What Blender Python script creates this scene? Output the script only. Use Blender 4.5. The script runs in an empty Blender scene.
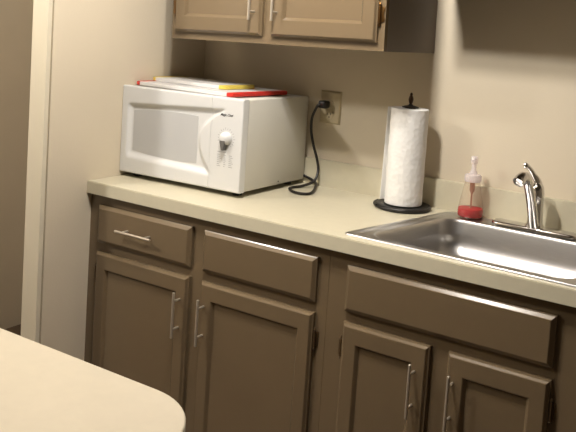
import bpy, bmesh, math
from mathutils import Vector, Matrix
C = bpy.context.scene.collection
PI = math.pi
MW = {}          # world matrices of roots (no depsgraph needed)

# ------------------------------------------------------------------ helpers
def tag(o, label=None, cat=None, group=None, kind=None):
    if label: o['label'] = label
    if cat: o['category'] = cat
    if group: o['group'] = group
    if kind: o['kind'] = kind
    return o

def thing(name, label, cat, loc=(0, 0, 0), rot=(0, 0, 0), group=None):
    o = bpy.data.objects.new(name, None); C.objects.link(o)
    o.empty_display_size = .05
    o.location = loc; o.rotation_euler = rot
    from mathutils import Euler
    MW[o.name] = Matrix.Translation(loc) @ Euler(rot).to_matrix().to_4x4()
    return tag(o, label, cat, group)

def root_matrix(o):
    while o is not None:
        if o.name in MW: return MW[o.name]
        o = o.parent
    return Matrix()

def obj(name, bm, m, parent=None, smooth=False, local=False, angle=35):
    """one mesh object; vertices are in world coordinates unless local"""
    bmesh.ops.recalc_face_normals(bm, faces=bm.faces[:])
    me = bpy.data.meshes.new(name); bm.to_mesh(me); bm.free()
    if parent is not None and not local:
        me.transform(root_matrix(parent).inverted())
    o = bpy.data.objects.new(name, me); C.objects.link(o)
    me.materials.append(m)
    if parent is not None: o.parent = parent
    if smooth:
        for p in me.polygons: p.use_smooth = True
        b = bmesh.new(); b.from_mesh(me)
        for e in b.edges:
            if len(e.link_faces) == 2 and e.calc_face_angle(0) > math.radians(angle): e.smooth = False
        b.to_mesh(me); b.free()
    return o

def solo(name, bm, m, label, cat, smooth=False, origin=None, group=None):
    o = obj(name, bm, m, None, smooth)
    if origin is not None:
        o.data.transform(Matrix.Translation(-Vector(origin))); o.location = origin
    return tag(o, label, cat, group)

def struct(name, bm, m):
    return tag(obj(name, bm, m), kind='structure')

def box(bm, x0, x1, y0, y1, z0, z1, bev=0, seg=2):
    vs = [bm.verts.new((x, y, z)) for x in (x0, x1) for y in (y0, y1) for z in (z0, z1)]
    fs = [bm.faces.new([vs[i] for i in f]) for f in
          ((0, 1, 3, 2), (4, 6, 7, 5), (0, 4, 5, 1), (2, 3, 7, 6), (0, 2, 6, 4), (1, 5, 7, 3))]
    if bev:
        es = list({e for f in fs for e in f.edges})
        bmesh.ops.bevel(bm, geom=es, offset=bev, segments=seg, affect='EDGES', profile=.5)
    return bm

def prism(bm, pts, z0, z1):
    a = [bm.verts.new((x, y, z0)) for x, y in pts]; b = [bm.verts.new((x, y, z1)) for x, y in pts]
    n = len(pts)
    bm.faces.new(a); bm.faces.new(b)
    for i in range(n): bm.faces.new((a[i], a[(i + 1) % n], b[(i + 1) % n], b[i]))
    return bm

def loops(bm, rings, cap0=True, cap1=True):
    vr = [[bm.verts.new(p) for p in r] for r in rings]
    n = len(vr[0])
    for a, b in zip(vr, vr[1:]):
        for i in range(n): bm.faces.new((a[i], a[(i + 1) % n], b[(i + 1) % n], b[i]))
    if cap0: bm.faces.new(vr[0])
    if cap1: bm.faces.new(vr[-1])
    return bm

def lathe(bm, prof, cx=0, cy=0, n=32, cap0=True, cap1=True):
    return loops(bm, [[(cx + r * math.cos(2 * PI * i / n), cy + r * math.sin(2 * PI * i / n), z) for i in range(n)]
                      for r, z in prof], cap0, cap1)

def spline(pts, k=8):
    """Catmull-Rom through tuples of any length"""
    P = [pts[0]] + list(pts) + [pts[-1]]; out = []
    for i in range(1, len(P) - 2):
        for j in range(k):
            t = j / k
            out.append(tuple(.5 * (2 * b + (c - a) * t + (2 * a - 5 * b + 4 * c - d) * t * t + (3 * b - a - 3 * c + d) * t ** 3)
                             for a, b, c, d in zip(P[i - 1], P[i], P[i + 1], P[i + 2])))
    out.append(tuple(pts[-1]))
    return out

def tube(bm, pts, r=None, n=12, flat=1.0):
    """pts: (x,y,z) with r, or (x,y,z,r)"""
    P = [Vector(p[:3]) for p in pts]; R = [p[3] if r is None else r for p in pts]
    t = (P[1] - P[0]).normalized()
    nrm = t.orthogonal().normalized(); rings = []
    for i, p in enumerate(P):
        t2 = (P[min(i + 1, len(P) - 1)] - P[max(i - 1, 0)]).normalized()
        q = t.rotation_difference(t2); nrm = (q @ nrm).normalized(); t = t2
        bn = t.cross(nrm)
        rings.append([p + R[i] * (math.cos(2 * PI * j / n) * nrm + flat * math.sin(2 * PI * j / n) * bn) for j in range(n)])
    return loops(bm, rings)

def B(): return bmesh.new()

# ------------------------------------------------------------------ materials
ALB = .78
def mat(name, col, rough=.5, metal=0, noise=0, nscale=8, bump=0, bscale=60, stretch=None, spec=.5, coat=0, rvar=0):
    m = bpy.data.materials.new(name); m.use_nodes = True
    nt = m.node_tree; p = nt.nodes['Principled BSDF']
    col = tuple(((c / 255 + .055) / 1.055) ** 2.4 if c > 10 else c / 255 / 12.92 for c in col)
    if not metal: col = tuple(c * ALB for c in col)
    p.inputs['Base Color'].default_value = (*col, 1)
    p.inputs['Roughness'].default_value = rough; p.inputs['Metallic'].default_value = metal
    p.inputs['Specular IOR Level'].default_value = spec
    p.inputs['Coat Weight'].default_value = coat; p.inputs['Coat Roughness'].default_value = .15
    tc = nt.nodes.new('ShaderNodeTexCoord'); mp = nt.nodes.new('ShaderNodeMapping')
    nt.links.new(tc.outputs['Object'], mp.inputs[0])
    if stretch: mp.inputs['Scale'].default_value = stretch
    if noise:
        n = nt.nodes.new('ShaderNodeTexNoise'); n.inputs['Scale'].default_value = nscale; n.inputs['Detail'].default_value = 5
        r = nt.nodes.new('ShaderNodeMapRange'); r.inputs['From Min'].default_value = .3; r.inputs['From Max'].default_value = .7
        r.inputs['To Min'].default_value = 1 - noise; r.inputs['To Max'].default_value = 1 + noise
        mx = nt.nodes.new('ShaderNodeMix'); mx.data_type = 'RGBA'; mx.blend_type = 'MULTIPLY'; mx.inputs['Factor'].default_value = 1
        mx.inputs[6].default_value = (*col, 1)
        nt.links.new(mp.outputs[0], n.inputs['Vector']); nt.links.new(n.outputs['Fac'], r.inputs['Value'])
        nt.links.new(r.outputs[0], mx.inputs[7]); nt.links.new(mx.outputs[2], p.inputs['Base Color'])
    if rvar:
        n = nt.nodes.new('ShaderNodeTexNoise'); n.inputs['Scale'].default_value = 14; n.inputs['Detail'].default_value = 3
        r = nt.nodes.new('ShaderNodeMapRange'); r.inputs['To Min'].default_value = rough - rvar; r.inputs['To Max'].default_value = rough + rvar
        nt.links.new(mp.outputs[0], n.inputs['Vector']); nt.links.new(n.outputs['Fac'], r.inputs['Value'])
        nt.links.new(r.outputs[0], p.inputs['Roughness'])
    if bump:
        n = nt.nodes.new('ShaderNodeTexNoise'); n.inputs['Scale'].default_value = bscale; n.inputs['Detail'].default_value = 4
        b = nt.nodes.new('ShaderNodeBump'); b.inputs['Strength'].default_value = bump; b.inputs['Distance'].default_value = .002
        nt.links.new(mp.outputs[0], n.inputs['Vector']); nt.links.new(n.outputs['Fac'], b.inputs['Height'])
        nt.links.new(b.outputs[0], p.inputs['Normal'])
    return m

def clear_mat(name, col, diffuse=0, dcol=None, rough=.05):
    """thin clear plastic: transparent with a fresnel gloss and a little body"""
    m = bpy.data.materials.new(name); m.use_nodes = True; nt = m.node_tree
    for n in list(nt.nodes): nt.nodes.remove(n)
    o = nt.nodes.new('ShaderNodeOutputMaterial'); t = nt.nodes.new('ShaderNodeBsdfTransparent')
    g = nt.nodes.new('ShaderNodeBsdfGlossy'); d = nt.nodes.new('ShaderNodeBsdfDiffuse'); f = nt.nodes.new('ShaderNodeLayerWeight'); mm = nt.nodes.new('ShaderNodeMath'); mm.operation = 'POWER'; mm.inputs[1].default_value = 3.0; m2 = nt.nodes.new('ShaderNodeMath'); m2.operation = 'MULTIPLY_ADD'; m2.inputs[1].default_value = .35; m2.inputs[2].default_value = .03
    a = nt.nodes.new('ShaderNodeMixShader'); b = nt.nodes.new('ShaderNodeMixShader')
    t.inputs[0].default_value = (*col, 1); d.inputs[0].default_value = (*(dcol or col), 1)
    g.inputs['Roughness'].default_value = rough; f.inputs['Blend'].default_value = .5
    a.inputs[0].default_value = diffuse
    nt.links.new(t.outputs[0], a.inputs[1]); nt.links.new(d.outputs[0], a.inputs[2])
    nt.links.new(f.outputs['Facing'], mm.inputs[0]); nt.links.new(mm.outputs[0], m2.inputs[0]); nt.links.new(m2.outputs[0], b.inputs[0]); nt.links.new(a.outputs[0], b.inputs[1]); nt.links.new(g.outputs[0], b.inputs[2])
    nt.links.new(b.outputs[0], o.inputs[0])
    return m

M_wall = mat('wall_paint', (227, 214, 190), .75, noise=.02, nscale=3, bump=.18, bscale=140, spec=.25)
M_ceil = mat('ceiling_paint', (150, 140, 126), .9)
M_floor = mat('floor_vinyl', (92, 74, 56), .5, noise=.1, nscale=4)
M_trim = mat('trim_paint', (230, 220, 196), .5)
M_hall = mat('hall_paint', (214, 204, 186), .8, noise=.03, nscale=5)
M_cab = mat('taupe_cabinet_paint', (124, 106, 81), .24, noise=.035, nscale=5, bump=.05, bscale=45, rvar=.015, coat=.25)
M_under = mat('cabinet_side_laminate', (112, 98, 82), .5, noise=.03, nscale=6)
M_lam = mat('cream_laminate', (222, 214, 188), .38, noise=.02, nscale=40)
M_pen = mat('pale_laminate', (228, 216, 192), .35, noise=.02, nscale=40)
M_nickel = mat('brushed_nickel', (194, 184, 168), .34, .65)
M_hinge = mat('painted_hinge', (88, 70, 48), .35, .6)
M_brass = mat('dark_brass', (120, 88, 50), .3, .9)
M_steel = mat('sink_steel', (192, 190, 188), .33, 1, noise=.03, nscale=40, stretch=(1, 10, 10))
M_chrome = mat('chrome', (205, 202, 200), .10, 1)
M_drain = mat('drain_dark', (70, 66, 62), .3, 1)
M_white = mat('white_enamel', (232, 232, 230), .35)
M_side = mat('white_painted_steel', (224, 221, 210), .45, bump=.05, bscale=300)
M_pane = mat('grey_window_mesh', (204, 204, 203), .30, noise=.02, nscale=300)
M_print = mat('grey_print', (178, 178, 178), .6)
M_ink = mat('black_print', (30, 30, 34), .6)
M_grey = mat('dial_grey', (110, 108, 104), .5)
M_foot = mat('dark_rubber', (28, 26, 24), .7)
M_cord = mat('black_cord', (30, 24, 20), .45)
M_outlet = mat('almond_plastic', (200, 184, 150), .4)
M_slot = mat('slot_dark', (40, 32, 26), .8)
M_board = mat('white_board', (236, 234, 232), .45)
M_red = mat('red_rubber', (214, 46, 34), .5)
M_yel = mat('yellow_rubber', (236, 212, 92), .5)
M_iron = mat('black_iron', (38, 35, 33), .42, .3, bump=.1, bscale=80)
M_bronze = mat('dark_bronze', (58, 40, 24), .35, .7)
M_card = mat('roll_core', (150, 120, 85), .9)
M_clear = clear_mat('clear_plastic', (.94, .91, .88), .05, (.8, .74, .66))
M_pump = clear_mat('milky_plastic', (.92, .88, .88), .38, (.95, .90, .90))
M_soap = clear_mat('red_soap', (.8, .05, .05), .80, (.52, .013, .018))
M_tubep = clear_mat('dip_tube', (.8, .55, .42), .45, (.55, .28, .2))
# embossed paper
M_paper = mat('paper_towel', (252, 250, 246), .9, spec=.1)
nt = M_paper.node_tree; pr = nt.nodes['Principled BSDF']
tc = nt.nodes.new('ShaderNodeTexCoord'); mp = nt.nodes.new('ShaderNodeMapping'); mp.inputs['Rotation'].default_value = (0, .7, .7)
wv = nt.nodes.new('ShaderNodeTexVoronoi'); wv.inputs['Scale'].default_value = 70
bp = nt.nodes.new('ShaderNodeBump'); bp.inputs['Strength'].default_value = .5; bp.inputs['Distance'].default_value = .003
nt.links.new(tc.outputs['Object'], mp.inputs[0]); nt.links.new(mp.outputs[0], wv.inputs['Vector'])
nt.links.new(wv.outputs['Distance'], bp.inputs['Height']); nt.links.new(bp.outputs[0], pr.inputs['Normal'])

# ------------------------------------------------------------------ setting
ZC = 2.44
def wx(y): return -.030 + .024 * (-y / .624)      # kitchen face of the left wall (runs very slightly out of square)
YE = -.803                                         # where the left wall ends
T = .076
b = B(); box(b, -1.1, 4.9, -5.5, .12, -.1, 0); struct('floor', b, M_floor)
b = B(); box(b, -1.1, 4.9, -5.5, .12, ZC, ZC + .1); struct('ceiling', b, M_ceil)
b = B(); box(b, -1.1, 4.9, 0, .12, 0, ZC); struct('wall_back', b, M_wall)
b = B(); box(b, 4.8, 4.9, -5.5, 0, 0, ZC); struct('wall_right', b, M_wall)
b = B(); box(b, -1.1, 4.8, -5.5, -5.4, 0, ZC); struct('wall_front', b, M_wall)
b = B(); box(b, -1.1, -.98, -5.4, 0, 0, ZC); struct('wall_hall', b, M_hall)
YO = -1.72
b = B(); prism(b, [(wx(0), 0), (wx(YE), YE), (wx(YE) - T, YE), (wx(0) - T, 0)], 0, ZC)
prism(b, [(wx(YE), YE), (wx(YO), YO), (wx(YO) - T, YO), (wx(YE) - T, YE)], 2.06, ZC)
prism(b, [(wx(YO), YO), (wx(YO), -5.4), (wx(YO) - T, -5.4), (wx(YO) - T, YO)], 0, ZC)
struct('wall_left', b, M_wall)
# board capping the wall end, with an open joint between it and the plaster
b = B()
box(b, wx(YE) - T, wx(YE) - .0005, YE - .024, YE - .007, 0, 2.06, .0015)
box(b, wx(YE) - T, wx(YE) - .008, YE - .008, YE - .0005, 0, 2.06)
struct('trim_1', b, M_trim)

# ------------------------------------------------------------------ cabinets
def rect(x0, x1, z0, z1, ix, iz, y):
    return [(x0 + ix, y, z0 + iz), (x1 - ix, y, z0 + iz), (x1 - ix, y, z1 - iz), (x0 + ix, y, z1 - iz)]
def panel_door(x0, x1, z0, z1, yf, t=.020):
    """framed door with a routed outer edge and a recessed flat panel"""
    prof = [(0, 0, 0), (0, 0, -.011), (.004, .004, -.0125), (.0085, .0085, -t + .001), (.0105, .0105, -t),
            (.048, .056, -t), (.051, .059, -t + .002), (.058, .066, -t + .010), (.059, .067, -t + .010)]
    return loops(B(), [rect(x0, x1, z0, z1, ix, iz, yf + y) for ix, iz, y in prof])
def slab_front(x0, x1, z0, z1, yf, t=.020):
    prof = [(0, 0, 0), (0, 0, -.010), (.003, .003, -.012), (.011, .011, -t + .001), (.013, .013, -t)]
    return loops(B(), [rect(x0, x1, z0, z1, ix, iz, yf + y) for ix, iz, y in prof])
def bar_handle(parent, p0, p1, yf, stand=.030, r=.0045):
    """round bar p0-p1 ((x,z) pairs) on two posts"""
    b = B(); yb = yf - stand
    a = Vector((p0[0], yb, p0[1])); c = Vector((p1[0], yb, p1[1])); d = (c - a).normalized()
    tube(b, [(*(a), r * .7), (*(a + d * .001), r), (*(c - d * .001), r), (*c, r * .7)], n=12)
    for f in (.19, .81):
        q = a.lerp(c, f); tube(b, [(q.x, yf + .001, q.z), (q.x, yb, q.z)], .0038, n=10)
    return obj('handle', b, M_nickel, parent, True)
def hinge(parent, x, z, yf, m, side, h=.05, ornate=False):
    """exposed barrel hinge beside the outer edge of a door; side = -1 left, 1 right"""
    b = B()
    tube(b, [(x, yf - .007, z - h / 2), (x, yf - .007, z + h / 2)], .0045, n=10)
    for s in (-1, 1):
        lathe(b, [(.001, z + s * (h / 2)), (.0045, z + s * (h / 2 + .003)), (.003, z + s * (h / 2 + .008)), (.0008, z + s * (h / 2 + .011))], x, yf - .007, 10)
    w = .013 if ornate else .010
    box(b, min(x, x + side * w), max(x, x + side * w), yf - .0035, yf + .0005, z - h * .45, z + h * .45, .001)
    if ornate:
        for dz in (-.28, .28): box(b, min(x, x + side * .016), max(x, x + side * .016), yf - .003, yf + .0005, z + dz * h - .007, z + dz * h + .007, .001)
    return obj('hinge', b, m, parent, True)

def face_frame(x0, x1, z0, z1, y, t, xs, zs):
    """frame of stiles (xs: list of x ranges) and rails (zs)"""
    b = B()
    for a, c in xs: box(b, a, c, y, y + t, z0, z1)
    for i in range(len(xs) - 1):
        for a, c in zs: box(b, xs[i][1], xs[i + 1][0], y + .0004, y + t, a, c)
    return b

YF = -.600; ZB = .871
def base_cabinet(x0, x1, label, fronts, doors, mid, ls, rs):
    r = thing('base_cabinet', label, 'cabinet', ((x0 + x1) / 2, -.30, 0))
    b = B()
    box(b, x0, x0 + .016, YF + .019, -.004, .10, ZB); box(b, x1 - .016, x1, YF + .019, -.004, .10, ZB)
    box(b, x0 + .016, x1 - .016, YF + .019, -.004, .10, .116); box(b, x0 + .016, x1 - .016, -.012, -.004, .116, ZB)
    box(b, x0, x1, YF + .075, YF + .091, 0, .10)
    box(b, x0, x0 + .016, YF + .091, -.004, 0, .10); box(b, x1 - .016, x1, YF + .091, -.004, 0, .10)
    obj('carcass', b, M_under, r)
    obj('face_frame', face_frame(x0, x1, .10, ZB, YF, .019, [(x0, ls), mid, (rs, x1)],
                                 [(.10, .145), (.655, .712), (.825, ZB)]), M_cab, r)
    for kind, a, c in fronts:
        d = obj('drawer' if kind == 'drawer' else 'false_front', slab_front(a, c, .699, .835, YF), M_cab, r)
        if kind == 'drawer': bar_handle(d, (a + .124, .768), (a + .290, .768), YF - .020)
    for a, c, s in doors:
        d = obj('door', panel_door(a, c, .104, .667, YF), M_cab, r)
        xh = c - .029 if s < 0 else a + .022
        if s < 0 and a > 1: xh = c - .038
        bar_handle(d, (xh, .463), (xh, .617), YF - .020)
        for z in (.587, .205):
            hinge(d, a - .005 if s < 0 else c + .005, z, YF, M_hinge, s)
    return r
base_cabinet(-.008, 1.008, 'taupe base cabinet under the microwave, with one handled drawer beside a blank drawer front',
             [('drawer', .045, .481), ('plain', .534, .971)],
             [(.045, .481, -1), (.534, .971, 1)], (.462, .552), .075, .955)
base_cabinet(1.009, 1.785, 'taupe sink base cabinet with a long false front over two doors, under the steel sink',
             [('plain', 1.0735, 1.6846)], [(1.0735, 1.351, -1), (1.405, 1.6846, 1)], (1.338, 1.432), 1.105, 1.668)

def wall_cabinet(x0, x1, z0, z1, yf, label, doors, mid, handle_up, rot):
    r = thing('wall_cabinet', label, 'cabinet', ((x0 + x1) / 2, 0, z0), (0, rot, 0))
    b = B(); y1 = -.002
    W = (x1 - x0) / 2; H = z1 - z0
    X = lambda x: x - (x0 + x1) / 2
    for a, c in ((x0, x0 + .016), (x1 - .016, x1)): box(b, X(a), X(c), yf + .019, y1, 0, H)
    box(b, X(x0 + .016), X(x1 - .016), yf + .019, y1, .022, .036); box(b, X(x0 + .016), X(x1 - .016), yf + .019, y1, H - .016, H)
    box(b, X(x0 + .016), X(x1 - .016), -.010, y1, .036, H - .016)
    obj('carcass', b, M_under, r, local=True)
    f = face_frame(X(x0), X(x1), 0, H, yf, .019, [(X(x0), X(x0) + .04), (X(mid[0]), X(mid[1])), (X(x1) - .04, X(x1))],
                   [(0, .045), (H - .045, H)])
    obj('face_frame', f, M_cab, r, local=True)
    for a, c, s in doors:
        d = obj('door', panel_door(X(a), X(c), .026, H - .03, yf), M_cab, r, local=True)
        xh = X(c) - .029 if s < 0 else X(a) + .027
        # handle and hinges in local coordinates
        h = bar_handle(d, (xh, .078), (xh, .232), yf - .020); h.data.transform(root_matrix(r))
        for z in (.115, H - .13):
            k = hinge(d, X(a) - .004 if s < 0 else X(c) + .004, z, yf, M_brass, s, .055, True); k.data.transform(root_matrix(r))
    return r
wall_cabinet(.131, 1.014, 1.444, 2.20, -.3775, 'taupe wall cabinet with two framed doors above the microwave',
             [(.155, .547, -1), (.586, .992, 1)], (.54, .605), 1, -.015)
wall_cabinet(1.060, 1.80, 1.735, 2.20, -.3775, 'short taupe wall cabinet mounted high over the sink',
             [(1.085, 1.425, -1), (1.455, 1.775, 1)], (1.41, 1.47), 1, 0)

# ------------------------------------------------------------------ countertop with sink cut-out
X0, X1, YFR, ZT = -.012, 1.80, -.624, .914
ct = thing('countertop', 'long cream laminate countertop with a sink cut-out along the back wall', 'countertop', (.9, -.31, ZB))
b = B()
SX, SY, SR, SH = 1.034, -.586, -.026, .092
SW, SD = .722, .545
def sp(u, v, z):
    uu = u + SH * v / SD * (1 - u / SW) ; c, s = math.cos(SR), math.sin(SR)
    return (SX + uu * c - v * s, SY + uu * s + v * c, z)
hole = {(1, 1): sp(.026, .022, 0), (2, 1): sp(SW - .026, .022, 0), (2, 2): sp(SW - .026, SD - .055, 0), (1, 2): sp(.026, SD - .055, 0)}
xs = [X0, 1.08, 1.70, X1]; ys = [YFR, -.57, -.09, -.001]
gv = {}
for k, z in enumerate((ZB, ZT)):
    for i, x in enumerate(xs):
        for j, y in enumerate(ys):
            xx = x
            if i == 0: xx = wx(y) + .0015
            if (i, j) in hole: xx, y = hole[i, j][:2]
            gv[i, j, k] = b.verts.new((xx, y, z))
for k in (0, 1):
    for i in range(3):
        for j in range(3):
            if i == 1 and j == 1: continue
            b.faces.new([gv[i, j, k], gv[i + 1, j, k], gv[i + 1, j + 1, k], gv[i, j + 1, k]])
def wall4(a, c): b.faces.new([gv[(*a, 0)], gv[(*c, 0)], gv[(*c, 1)], gv[(*a, 1)]])
for i in range(3): wall4((i, 0), (i + 1, 0)); wall4((i, 3), (i + 1, 3))
for j in range(3): wall4((0, j), (0, j + 1)); wall4((3, j), (3, j + 1))
for a, c in (((1, 1), (2, 1)), ((2, 1), (2, 2)), ((2, 2), (1, 2)), ((1, 2), (1, 1))): wall4(a, c)
bmesh.ops.recalc_face_normals(b, faces=b.faces[:])
es = [e for e in b.edges if all(abs(v.co.y - YFR) < 1e-5 and abs(v.co.z - ZT) < 1e-5 for v in e.verts)]
bmesh.ops.bevel(b, geom=es, offset=.0025, segments=2, affect='EDGES')
obj('worktop', b, M_lam, ct)
b = B(); prism(b, [(wx(0) + .0015, -.001), (wx(-.019) + .0015, -.019), (X1, -.019), (X1, -.001)], ZT, 1.0145)
es = [e for e in b.edges if all(abs(v.co.z - 1.0145) < 1e-5 and v.co.y < -.018 for v in e.verts)]
bmesh.ops.bevel(b, geom=es, offset=.002, segments=2, affect='EDGES')
obj('backsplash', b, M_lam, ct)

# ------------------------------------------------------------------ sink
def rrect(u0, u1, v0, v1, r, z, n=8):
    out = []
    for cu, cv, a0 in ((u1 - r, v0 + r, -90), (u1 - r, v1 - r, 0), (u0 + r, v1 - r, 90), (u0 + r, v0 + r, 180)):
        for i in range(n + 1):
            a = math.radians(a0 + 90 * i / n); out.append(sp(cu + r * math.cos(a), cv + r * math.sin(a), z))
    return out
sk = thing('kitchen_sink', 'stainless steel drop-in sink with one wide bowl set in the cream countertop', 'sink', sp(SW / 2, SD / 2, ZT - .17))
L, R_, F, K = .056, .056, .034, .088
def ins(t, r, z):      # t 0..1 from the outer edge to the bowl mouth
    return rrect(L * t, SW - R_ * t, F * t, SD - K * t, r, z)
b = B()
def mouth(e, r, z): return rrect(L + e, SW - R_ - e, F + e, SD - K - e, r, z)
rings = [ins(0, .018, ZT + .0006), ins(.03, .018, ZT + .004), ins(.10, .020, ZT + .0058), ins(.30, .026, ZT + .0054),
         ins(.42, .030, ZT + .0016), ins(.52, .034, ZT + .0014), ins(.84, .052, ZT + .0022), ins(.93, .058, ZT + .0040), mouth(0, .062, ZT + .0030),
         mouth(.0025, .062, ZT - .001), mouth(.005, .062, ZT - .008), mouth(.011, .066, ZT - .04)] + [
         mouth(.012 + .085 * (1 - math.cos(k * PI / 18)), .070 - .018 * k / 9, ZT - .045 - .085 * math.sin(k * PI / 18)) for k in range(10)] + [mouth(.195, .035, ZT - .137)]
loops(b, rings, cap0=False, cap1=True)
obj('basin', b, M_steel, sk, True, angle=60)
b = B(); c0 = sp(SW / 2, SD / 2 - .03, 0)
lathe(b, [(.042, ZT - .1368), (.043, ZT - .1345), (.038, ZT - .1335), (.030, ZT - .1362), (.012, ZT - .1364)], c0[0], c0[1], 24)
obj('drain', b, M_drain, sk, True)

# ------------------------------------------------------------------ faucet
ZS = ZT + .0060
FX, FY = 1.452, -.100
fc = thing('kitchen_faucet', 'chrome single lever kitchen faucet standing on the back ledge of the sink', 'faucet', (FX, FY, ZS), (0, 0, SR))
b = B()
def oval(hl, hw, z, n=36):
    out = []
    for i in range(n):
        a = 2 * PI * i / n; c, s = math.cos(a), math.sin(a)
        out.append(((hl - hw) * (1 if c > 0 else -1) * min(1, abs(c) * 6) + hw * c, hw * s, z))
    return out
loops(b, [oval(.140, .028, 0), oval(.140, .028, .005), oval(.137, .025, .010), oval(.131, .020, .013), oval(.10, .012, .0145)])
obj('escutcheon', b, M_chrome, fc, True, local=True, angle=50)
b = B()
lathe(b, [(.031, .010), (.030, .016), (.025, .022), (.0235, .040), (.0225, .085), (.0215, .095), (.0225, .097), (.0225, .120), (.020, .138), (.014, .150), (.004, .155)], 0, 0, 28)
obj('body', b, M_chrome, fc, True, local=True, angle=60)
b = B()
pts = spline([(.004, -.018, .016, .0175), (.001, -.030, .060, .0165), (-.004, -.046, .110, .0157), (-.009, -.064, .152, .0150), (-.011, -.082, .174, .0147),
              (-.012, -.098, .182, .0145), (-.013, -.110, .181, .0145)], 6)
tube(b, pts, None, 16)
sp_o = obj('spout', b, M_chrome, fc, True, local=True, angle=60)
b = B()
tube(b, [(-.013, -.104, .183, .0155), (-.0155, -.118, .177, .0172), (-.0185, -.133, .166, .0174), (-.0188, -.1345, .165, .013)], None, 18)
obj('aerator', b, M_chrome, sp_o, True, local=True)
b = B()
pts = spline([(.001, .004, .140, .014), (-.004, .002, .158, .0125), (-.014, -.006, .176, .0085), (-.021, -.013, .190, .0070), (-.029, -.020, .199, .0074), (-.036, -.026, .204, .0105), (-.042, -.030, .203, .006)], 6)
tube(b, pts, None, 14, .75)
obj('lever', b, M_chrome, fc, True, local=True, angle=60)

# ------------------------------------------------------------------ soap bottle
BX, BY = 1.226, -.078
sb = thing('soap_bottle', 'clear cone-shaped pump bottle with a little red soap left, standing on the sink ledge', 'bottle', (BX, BY, ZS))
b = B()
lathe(b, [(.0395, .0005), (.0425, .004), (.0430, .022), (.0400, .040), (.0325, .080), (.0262, .112), (.0245, .120)], 0, 0, 32)
bo = obj('bottle_body', b, M_clear, sb, True, local=True, angle=50)
b = B()
lathe(b, [(.0385, .0018), (.0413, .005), (.0418, .021), (.0405, .0285), (.0392, .029)], 0, 0, 32)
obj('red_soap', b, M_soap, bo, True, local=True, angle=50)['label'] = 'red liquid soap at the bottom'
b = B()
lathe(b, [(.0265, .118), (.0270, .121), (.0270, .139), (.0255, .142), (.016, .144)], 0, 0, 32)
for i in range(24):
    a = 2 * PI * i / 24; tube(b, [(.0270 * math.cos(a), .0270 * math.sin(a), .122), (.0270 * math.cos(a), .0270 * math.sin(a), .138)], .0014, 6)
obj('collar', b, M_pump, sb, True, local=True, angle=50)
b = B()
lathe(b, [(.014, .144), (.0125, .150), (.0085, .155), (.0080, .178), (.0115, .180), (.0125, .186), (.0120, .200), (.009, .203)], 0, 0, 24)
tube(b, [(0, 0, .192, .0075), (.005, -.016, .194, .0070), (.008, -.027, .190, .0055)], None, 12)
obj('pump_head', b, M_pump, sb, True, local=True, angle=50)
b = B()
lathe(b, [(.004, .118), (.0085, .116), (.0085, .088), (.0045, .080), (.003, .074), (.003, .006)], 0, 0, 14)
obj('dip_tube', b, M_tubep, sb, True, local=True, angle=50)

# ------------------------------------------------------------------ paper towel and holder
PX, PY = .995, -.118
th = thing('paper_towel_holder', 'black upright paper towel holder with a round base and leaf-shaped finial, left of the sink', 'towel holder', (PX, PY, ZT + .0004))
b = B(); lathe(b, [(.088, 0), (.0965, .003), (.0975, .009), (.094, .014), (.088, .0155), (.084, .013), (.030, .0135), (.012, .015)], 0, 0, 48)
obj('base', b, M_iron, th, True, local=True, angle=50)
b = B(); lathe(b, [(.007, .012), (.007, .352)], 0, 0, 14); obj('rod', b, M_iron, th, True, local=True)
b = B(); lathe(b, [(.010, .3475), (.028, .348), (.029, .351), (.020, .354), (.009, .356), (.006, .360)], 0, 0, 24); obj('cap_disc', b, M_iron, th, True, local=True)
b = B(); lathe(b, [(.004, .358), (.0045, .361), (.0070, .367), (.0088, .375), (.0072, .384), (.0045, .390), (.0052, .393), (.004, .397), (.001, .400)], 0, 0, 14)
obj('finial', b, M_bronze, th, True, local=True, angle=60)
b = B()
a0 = math.radians(205)
tube(b, [(.099 * math.cos(a0 + t * .22), .099 * math.sin(a0 + t * .22), .0105) for t in range(-2, 3)], .0045, 8)
obj('rim_loop', b, M_iron, th, True, local=True)
RB, RT = ZT + .0165, ZT + .346
pr_ = thing('paper_towel_roll', 'white embossed paper towel roll standing on the black holder left of the sink', 'paper towels', (PX, PY, RB))
b = B(); h = RT - RB
n = 56; rr = .0645
def rloop(r, z): return [(r * math.cos(2 * PI * i / n), r * math.sin(2 * PI * i / n), z) for i in range(n)]
loops(b, [rloop(.021, 0), rloop(rr - .002, 0), rloop(rr, .002)] + [rloop(rr + .0006 * math.sin(k * 2.1), h * k / 12) for k in range(1, 12)] +
      [rloop(rr, h - .002), rloop(rr - .002, h), rloop(.021, h)], False, False)
vs = list(b.verts); m_ = n
i0 = vs[:n]; i1 = vs[-n:]
for i in range(n): b.faces.new((i0[i], i0[(i + 1) % n], i1[(i + 1) % n], i1[i]))
obj('roll', b, M_paper, pr_, True, local=True)
b = B()   # loose last sheet: hugs the back of the roll and stands off at its left edge
path = []
for t in range(9):
    a = math.radians(85 + 11 * t); path.append(((rr + .0015 + .0008 * t) * math.cos(a), (rr + .0015 + .0008 * t) * math.sin(a)))
dx, dy = path[-1][0] - path[-2][0], path[-1][1] - path[-2][1]; l_ = math.hypot(dx, dy)
path += [(path[-1][0] + dx / l_ * .008 - .002, path[-1][1] + dy / l_ * .010), (path[-1][0] + dx / l_ * .013 - .006, path[-1][1] + dy / l_ * .018)]
def flare(k): return [(x - (.004 if i >= 9 else 0) * k, y) for i, (x, y) in enumerate(path)]
lo, hi = flare(1.4), flare(0)
th_ = .0012
def shp(P, z): return [(x, y, z) for x, y in P] + [(x * (1 - th_ / rr), y * (1 - th_ / rr), z) for x, y in reversed(P)]
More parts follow.
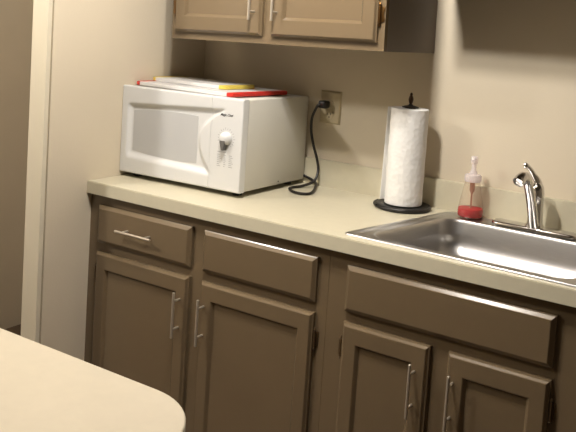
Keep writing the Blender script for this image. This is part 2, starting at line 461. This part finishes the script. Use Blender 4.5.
loops(b, [shp(lo, .003), shp(hi, h - .002)])
obj('loose_sheet', b, M_paper, pr_, False, local=True)['label'] = 'loose end of the last sheet standing off the roll'
b = B()
lathe(b, [(.0208, .001), (.0208, h - .001), (.0192, h - .001), (.0192, .001)], 0, 0, 28, False, False)
obj('core', b, M_card, pr_, True, local=True)

# ------------------------------------------------------------------ microwave
w, d_, z0, z1 = .551, .424, .018, .339
ang = math.radians(1.9)
fr = Vector((.539, -.4515, 0)); cen = fr + Matrix.Rotation(ang, 3, 'Z') @ Vector((-w / 2, d_ / 2, 0))
mw = thing('microwave_oven', 'white dial-control microwave oven at the left end of the countertop', 'microwave', (cen.x, cen.y, ZT), (0, 0, ang))
hw = w / 2; yf = -d_ / 2; DT = .032
def sm(t): t = max(0, min(1, t)); return t * t * (3 - 2 * t)
def ua(v):
    dz = v - .186
    return .376 + (9.0 * dz * dz + 60 * max(dz, 0) ** 4 * 0 if dz > 0 else 4.2 * dz * dz)
def depth(u, v):
    lo_ = .072 - .035 * u; hi_ = .276 + .055 * u
    s = sm((u - .026) / .020) * sm((hi_ - v) / .017) * sm((v - lo_) / .030) * sm((ua(v) - u) / .024)
    dd = .013 * s
    r = .005
    for e in (u, w - u, v - z0, z1 - v):
        if e < r: dd += r - math.sqrt(max(0, r * r - (r - e) ** 2))
    return dd
def axis(a, c, step, ends):
    out = [a]
    if ends[0]: out += [a + e for e in (.0003, .001, .002, .0035, .005)]
    s = out[-1]; e_ = c - (.005 if ends[1] else 0); k = max(1, int((e_ - s) / step))
    out += [s + (e_ - s) * i / k for i in range(1, k + 1)]
    if ends[1]: out += [c - e for e in (.0035, .002, .001, .0003)] + [c]
    return out
def front(u0, u1, e0, e1, name):
    b = B(); U = axis(u0, u1, .0045, (e0, e1)); V = axis(z0, z1, .0045, (1, 1))
    g = [[b.verts.new((u - hw, yf + depth(u, v), v)) for v in V] for u in U]
    for i in range(len(U) - 1):
        for j in range(len(V) - 1): b.faces.new((g[i][j], g[i + 1][j], g[i + 1][j + 1], g[i][j + 1]))
    rim = [g[i][0] for i in range(len(U))] + [g[-1][j] for j in range(1, len(V))] + [g[i][-1] for i in range(len(U) - 2, -1, -1)] + [g[0][j] for j in range(len(V) - 2, 0, -1)]
    bk = [b.verts.new((v.co.x, yf + DT, v.co.z)) for v in rim]
    for i in range(len(rim)): b.faces.new((rim[i], rim[(i + 1) % len(rim)], bk[(i + 1) % len(rim)], bk[i]))
    b.faces.new(bk)
    return obj(name, b, M_white, mw, True, local=True, angle=50)
US = .418
door = front(0, US - .0006, 1, 0, 'door')
panel = front(US + .0006, w, 0, 1, 'control_panel')
# window pane: slightly barrel-shaped
b = B(); nu = 26
top = []; bot = []
for i in range(nu + 1):
    u = .050 + (.352 - .050) * i / nu; k = 1 - (2 * i / nu - 1) ** 2
    top.append((u - hw, yf + .0125, .251 + .010 * i / nu + .007 * k)); bot.append((u - hw, yf + .0125, .102 - .007 * i / nu - .008 * k))
lp = bot + top[::-1]
def shrink(P, f, y): 
    cx = sum(p[0] for p in P) / len(P); cz = sum(p[2] for p in P) / len(P)
    return [(cx + (p[0] - cx) * f, y, cz + (p[2] - cz) * f) for p in P]
loops(b, [shrink(lp, 1, yf + .024), shrink(lp, 1, yf + .0126), shrink(lp, .995, yf + .0118)])
obj('window_pane', b, M_pane, door, local=True)['label'] = 'grey see-through mesh window'
# body
b = B(); box(b, -hw + .004, hw - .003, yf + DT - .002, -yf, z0, z1 - .003, .005, 2)
obj('body', b, M_side, mw, True, local=True)
b = B()   # dark rivet and lip low on the right flank
lathe(b, [(.003, 0), (.003, .0012)], 0, 0, 12)
bmesh.ops.rotate(b, verts=b.verts[:], cent=(0, 0, 0), matrix=Matrix.Rotation(PI / 2, 3, 'Y'))
bmesh.ops.translate(b, verts=b.verts[:], vec=(hw - .0032, yf + .245, z0 + .012))
obj('screw', b, M_foot, mw, local=True)
for sx in (-1, 1):
    for sy in (-1, 1):
        b = B(); lathe(b, [(.016, .0005), (.018, .004), (.018, .019)], sx * (hw - .045), sy * (d_ / 2 - .055), 16)
        obj('foot', b, M_foot, mw, True, local=True)
# dial
du, dv = .486, .200
dx = du - hw; yk = yf + depth(du, dv)
b = B()
def disc(r0, y): return [(dx + r0 * math.cos(2 * PI * i / 32), y, dv + r0 * math.sin(2 * PI * i / 32)) for i in range(32)]
loops(b, [disc(.0235, yk + .002), disc(.0235, yk - .003), disc(.0215, yk - .006), disc(.0205, yk - .012), disc(.0175, yk - .017), disc(.0125, yk - .0205), disc(.006, yk - .022)])
knob = obj('dial_knob', b, M_white, panel, True, local=True, angle=50)
lp = [(dx - .0105, dv - .006), (dx + .0105, dv - .006), (dx + .0025, dv - .040), (dx - .0025, dv - .040)]
b = B(); loops(b, [[(x, y, z) for x, z in lp] for y in (yk - .0015, yk - .022, yk - .0235)])
obj('pointer', b, M_grey, knob, local=True)['label'] = 'grey wedge-shaped pointer'
b = B()
for i in range(22):
    if i in (15, 16, 17, 18): continue
    a = 2 * PI * i / 22; c, s = math.cos(a), math.sin(a); L_ = .0045 if i % 2 else .007
    q = [(dx + (.0305 + e * L_) * c + f * -s * .0009, dv + (.0305 + e * L_) * s + f * c * .0009) for e, f in ((0, -1), (1, -1), (1, 1), (0, 1))]
    loops(b, [[(x, yf + depth(x + hw, z) + o_, z) for x, z in q] for o_ in (.0006, -.0003)])
obj('dial_marks', b, M_print, panel, local=True)
b = B()   # small print under the dial
def line(u, v, l, hgt=.0016):
    x = u - hw; y = yf + depth(u + l / 2, v)
    box(b, x, x + l, y - .0003, y + .001, v - hgt / 2, v + hgt / 2)
line(.452, .152, .036, .0028)
for c, (uu, ll, cnt) in enumerate(((.452, .018, 7), (.480, .010, 7), (.502, .018, 7))):
    for k in range(cnt):
        line(uu, .142 - k * .0065, ll * (.6 + .4 * ((k * 7 + c * 3) % 5) / 4), .0022)
obj('small_print', b, M_print, panel, local=True)
def text_mesh(s, size, m, parent, loc, name, shear=.25):
    cu = bpy.data.curves.new('t', 'FONT'); cu.body = s; cu.size = size; cu.align_x = 'CENTER'; cu.align_y = 'CENTER'; cu.extrude = .0003; cu.shear = shear; cu.offset = size * .015
    to = bpy.data.objects.new('t', cu); me = bpy.data.meshes.new_from_object(to)
    bpy.data.objects.remove(to); bpy.data.curves.remove(cu)
    me.transform(Matrix.Translation(loc) @ Matrix.Rotation(PI / 2, 4, 'X'))
    o = bpy.data.objects.new(name, me); C.objects.link(o); me.materials.append(m); o.parent = parent
    return o
text_mesh('Magic Chef', .0115, M_ink, panel, (.482 - hw, yf + depth(.482, .280) - .0003, .280), 'logo_text')
# power cord: from the back of the oven, loops on the counter and climbs to the socket
b = B()
wm = MW[mw.name]
PLUG = (.586, -.044, 1.226)
cp = spline([(.44, -.030, .966), (.50, -.028, .950), (.575, -.034, .930), (.622, -.100, .9210), (.662, -.190, .9205), (.650, -.222, .9205), (.610, -.222, .9205), (.566, -.185, .9205), (.558, -.150, .9205),
             (.572, -.110, .922), (.592, -.065, .938), (.592, -.040, .975), (.580, -.036, 1.02), (.562, -.036, 1.065), (.548, -.038, 1.12), (.550, -.042, 1.17), (.565, -.046, 1.205), (.576, -.047, 1.222), PLUG], 8)
tube(b, cp, .0050, 10)
cord = obj('power_cord', b, M_cord, mw, True)
b = B(); box(b, .573, .607, -.046, -.0085, 1.212, 1.241, .007, 3)
obj('plug', b, M_cord, cord, True)

# ------------------------------------------------------------------ outlet
ou = thing('wall_outlet', 'almond duplex wall outlet behind the microwave with a black plug in it', 'outlet', (.604, -.001, 1.216))
b = B(); loops(b, [rect(.559, .650, 1.154, 1.278, i, i, y) for i, y in ((0, -.0002), (0, -.0025), (.003, -.0045), (.006, -.0065))])
obj('cover_plate', b, M_outlet, ou)
for z in (1.226, 1.188):
    b = B(); lathe(b, [(.017, 0), (.017, .0018)], 0, 0, 24)
    bmesh.ops.rotate(b, verts=b.verts[:], cent=(0, 0, 0), matrix=Matrix.Rotation(PI / 2, 3, 'X'))
    bmesh.ops.translate(b, verts=b.verts[:], vec=(.604, -.0062, z)); s_ = obj('socket', b, M_outlet, ou, True)
    if z < 1.2:
        b = B()
        for o_ in (-.0065, .0065): box(b, .604 + o_ - .0012, .604 + o_ + .0012, -.0084, -.0075, z - .001, z + .008)
        box(b, .604 - .002, .604 + .002, -.0084, -.0075, z - .011, z - .006)
        obj('slots', b, M_slot, s_)

# ------------------------------------------------------------------ cutting boards on the microwave
ZM = ZT + z1
def board(name, label, cx, cy, hx_, hy_, z, rot, t, me_, cap, rad):
    r = thing(name, label, 'cutting board', (cx, cy, z), (0, 0, rot), 'cutting boards on the microwave')
    def rr2(x0, x1, y0, y1, r4, zz, n=6):
        out = []
        for (ccx, ccy, a0, rad_) in ((x1, y0, -90, r4[0]), (x1, y1, 0, r4[1]), (x0, y1, 90, r4[2]), (x0, y0, 180, r4[3])):
            px = ccx + (-rad_ if ccx == x1 else rad_); py = ccy + (-rad_ if ccy == y1 else rad_)
            for i in range(n + 1):
                a = math.radians(a0 + 90 * i / n); out.append((px + rad_ * math.cos(a), py + rad_ * math.sin(a), zz))
        return out
    b = B(); e = .0015; q = (.002,) * 4
    loops(b, [rr2(-hx_ + cap, hx_ - cap, -hy_ + o, hy_ - o, q, zz) for o, zz in ((e, 0), (0, e), (0, t - e), (e, t))])
    obj('board', b, M_board, r, True, local=True)
    for s in (-1, 1):
        b = B(); x0, x1 = (hx_ - cap, hx_) if s > 0 else (-hx_, -hx_ + cap)
        r4 = (rad, rad, .001, .001) if s > 0 else (.001, .001, rad, rad)
        loops(b, [rr2(x0 + (o if s < 0 else 0), x1 - (o if s > 0 else 0), -hy_ + o, hy_ - o, r4, zz) for o, zz in ((.002, 0), (0, .002), (0, t - .0012), (.002, t + .0006))])
        obj('end_grip', b, me_, r, True, local=True)
    return r
board('cutting_board', 'larger white cutting board with red ends, lying directly on the microwave', .236, -.258, .236, .165, ZM + .0008, ang - .06, .0135, M_red, .024, .016)
board('cutting_board', 'smaller white cutting board with yellow ends, on top of the red-ended board', .186, -.252, .190, .092, ZM + .0152, ang - .08, .0135, M_yel, .028, .026)

# ------------------------------------------------------------------ peninsula in the foreground
pn = thing('peninsula_counter', 'pale laminate peninsula counter with a rounded corner in the left foreground', 'counter', (.75, -2.0, 0))
def corner(x1, y1, y0, r, n=14):
    pts = [(.06, y1)]
    for i in range(n + 1):
        a = math.radians(90 - 90 * i / n); pts.append((x1 - r + r * math.cos(a), y1 - r + r * math.sin(a)))
    for i in range(n + 1):
        a = math.radians(-90 * i / n); pts.append((x1 - r + r * math.cos(a), y0 + r + r * math.sin(a)))
    return pts + [(.06, y0)]
b = B(); P0 = corner(1.478, -1.668, -2.40, .135)
def shr(P, e): cx, cy = .06, -2.03; return [(x - (e if x > .1 else 0), y + (e if y < cy else -e)) for x, y in P]
loops(b, [[(x, y, z) for x, y in shr(P0, e)] for e, z in ((0, .874), (0, .9115), (.0008, .9133), (.0028, .914))])
obj('top', b, M_pen, pn, True, angle=50)
b = B(); box(b, .08, 1.22, -2.28, -1.80, 0, .874); obj('cabinet_body', b, M_cab, pn)

# ------------------------------------------------------------------ light
def lamp(name, loc, W, r, col):
    l = bpy.data.lights.new(name, 'POINT'); l.energy = W; l.shadow_soft_size = r; l.color = col
    o = bpy.data.objects.new(name, l); C.objects.link(o); o.location = loc
    return o
WARM = (1.0, .955, .90)
lamp('ceiling_bulb', (.99, -1.08, 2.36), 47, .04, WARM)
lamp('ceiling_bulb', (.93, -1.24, 2.36), 47, .04, WARM)
lamp('hall_fill', (-.5, -1.9, 2.3), 66, .08, WARM)  # unseen fill light, added to brighten the otherwise too dark hall
W_ = bpy.data.worlds.new('world'); bpy.context.scene.world = W_; W_.use_nodes = True
W_.node_tree.nodes['Background'].inputs[0].default_value = (1, .9, .75, 1); W_.node_tree.nodes['Background'].inputs[1].default_value = .02

# ------------------------------------------------------------------ camera
Q = dict(f=809.349, cx=2.20489, cy=-2.60331, cz=1.50084, yaw=.548246, pitch=-.084258, roll=.070197, ppx=45.764, ppy=-115.545)
dv_ = Vector((-math.sin(Q['yaw']) * math.cos(Q['pitch']), math.cos(Q['yaw']) * math.cos(Q['pitch']), math.sin(Q['pitch'])))
rv = dv_.cross(Vector((0, 0, 1))).normalized(); uv = rv.cross(dv_)
r2 = math.cos(Q['roll']) * rv + math.sin(Q['roll']) * uv; u2 = -math.sin(Q['roll']) * rv + math.cos(Q['roll']) * uv
cam = bpy.data.cameras.new('camera'); co = bpy.data.objects.new('camera', cam); C.objects.link(co)
co.matrix_world = Matrix(((r2.x, u2.x, -dv_.x, Q['cx']), (r2.y, u2.y, -dv_.y, Q['cy']), (r2.z, u2.z, -dv_.z, Q['cz']), (0, 0, 0, 1)))
cam.sensor_width = 36; cam.lens = Q['f'] * 36 / 576
cam.shift_x = -Q['ppx'] / 576; cam.shift_y = Q['ppy'] / 576
cam.clip_start = .05
bpy.context.scene.camera = co
vs_ = bpy.context.scene.view_settings
vs_.view_transform = 'Standard'; vs_.look = 'None'; vs_.gamma = 1; vs_.use_curve_mapping = False; vs_.exposure = 0.2
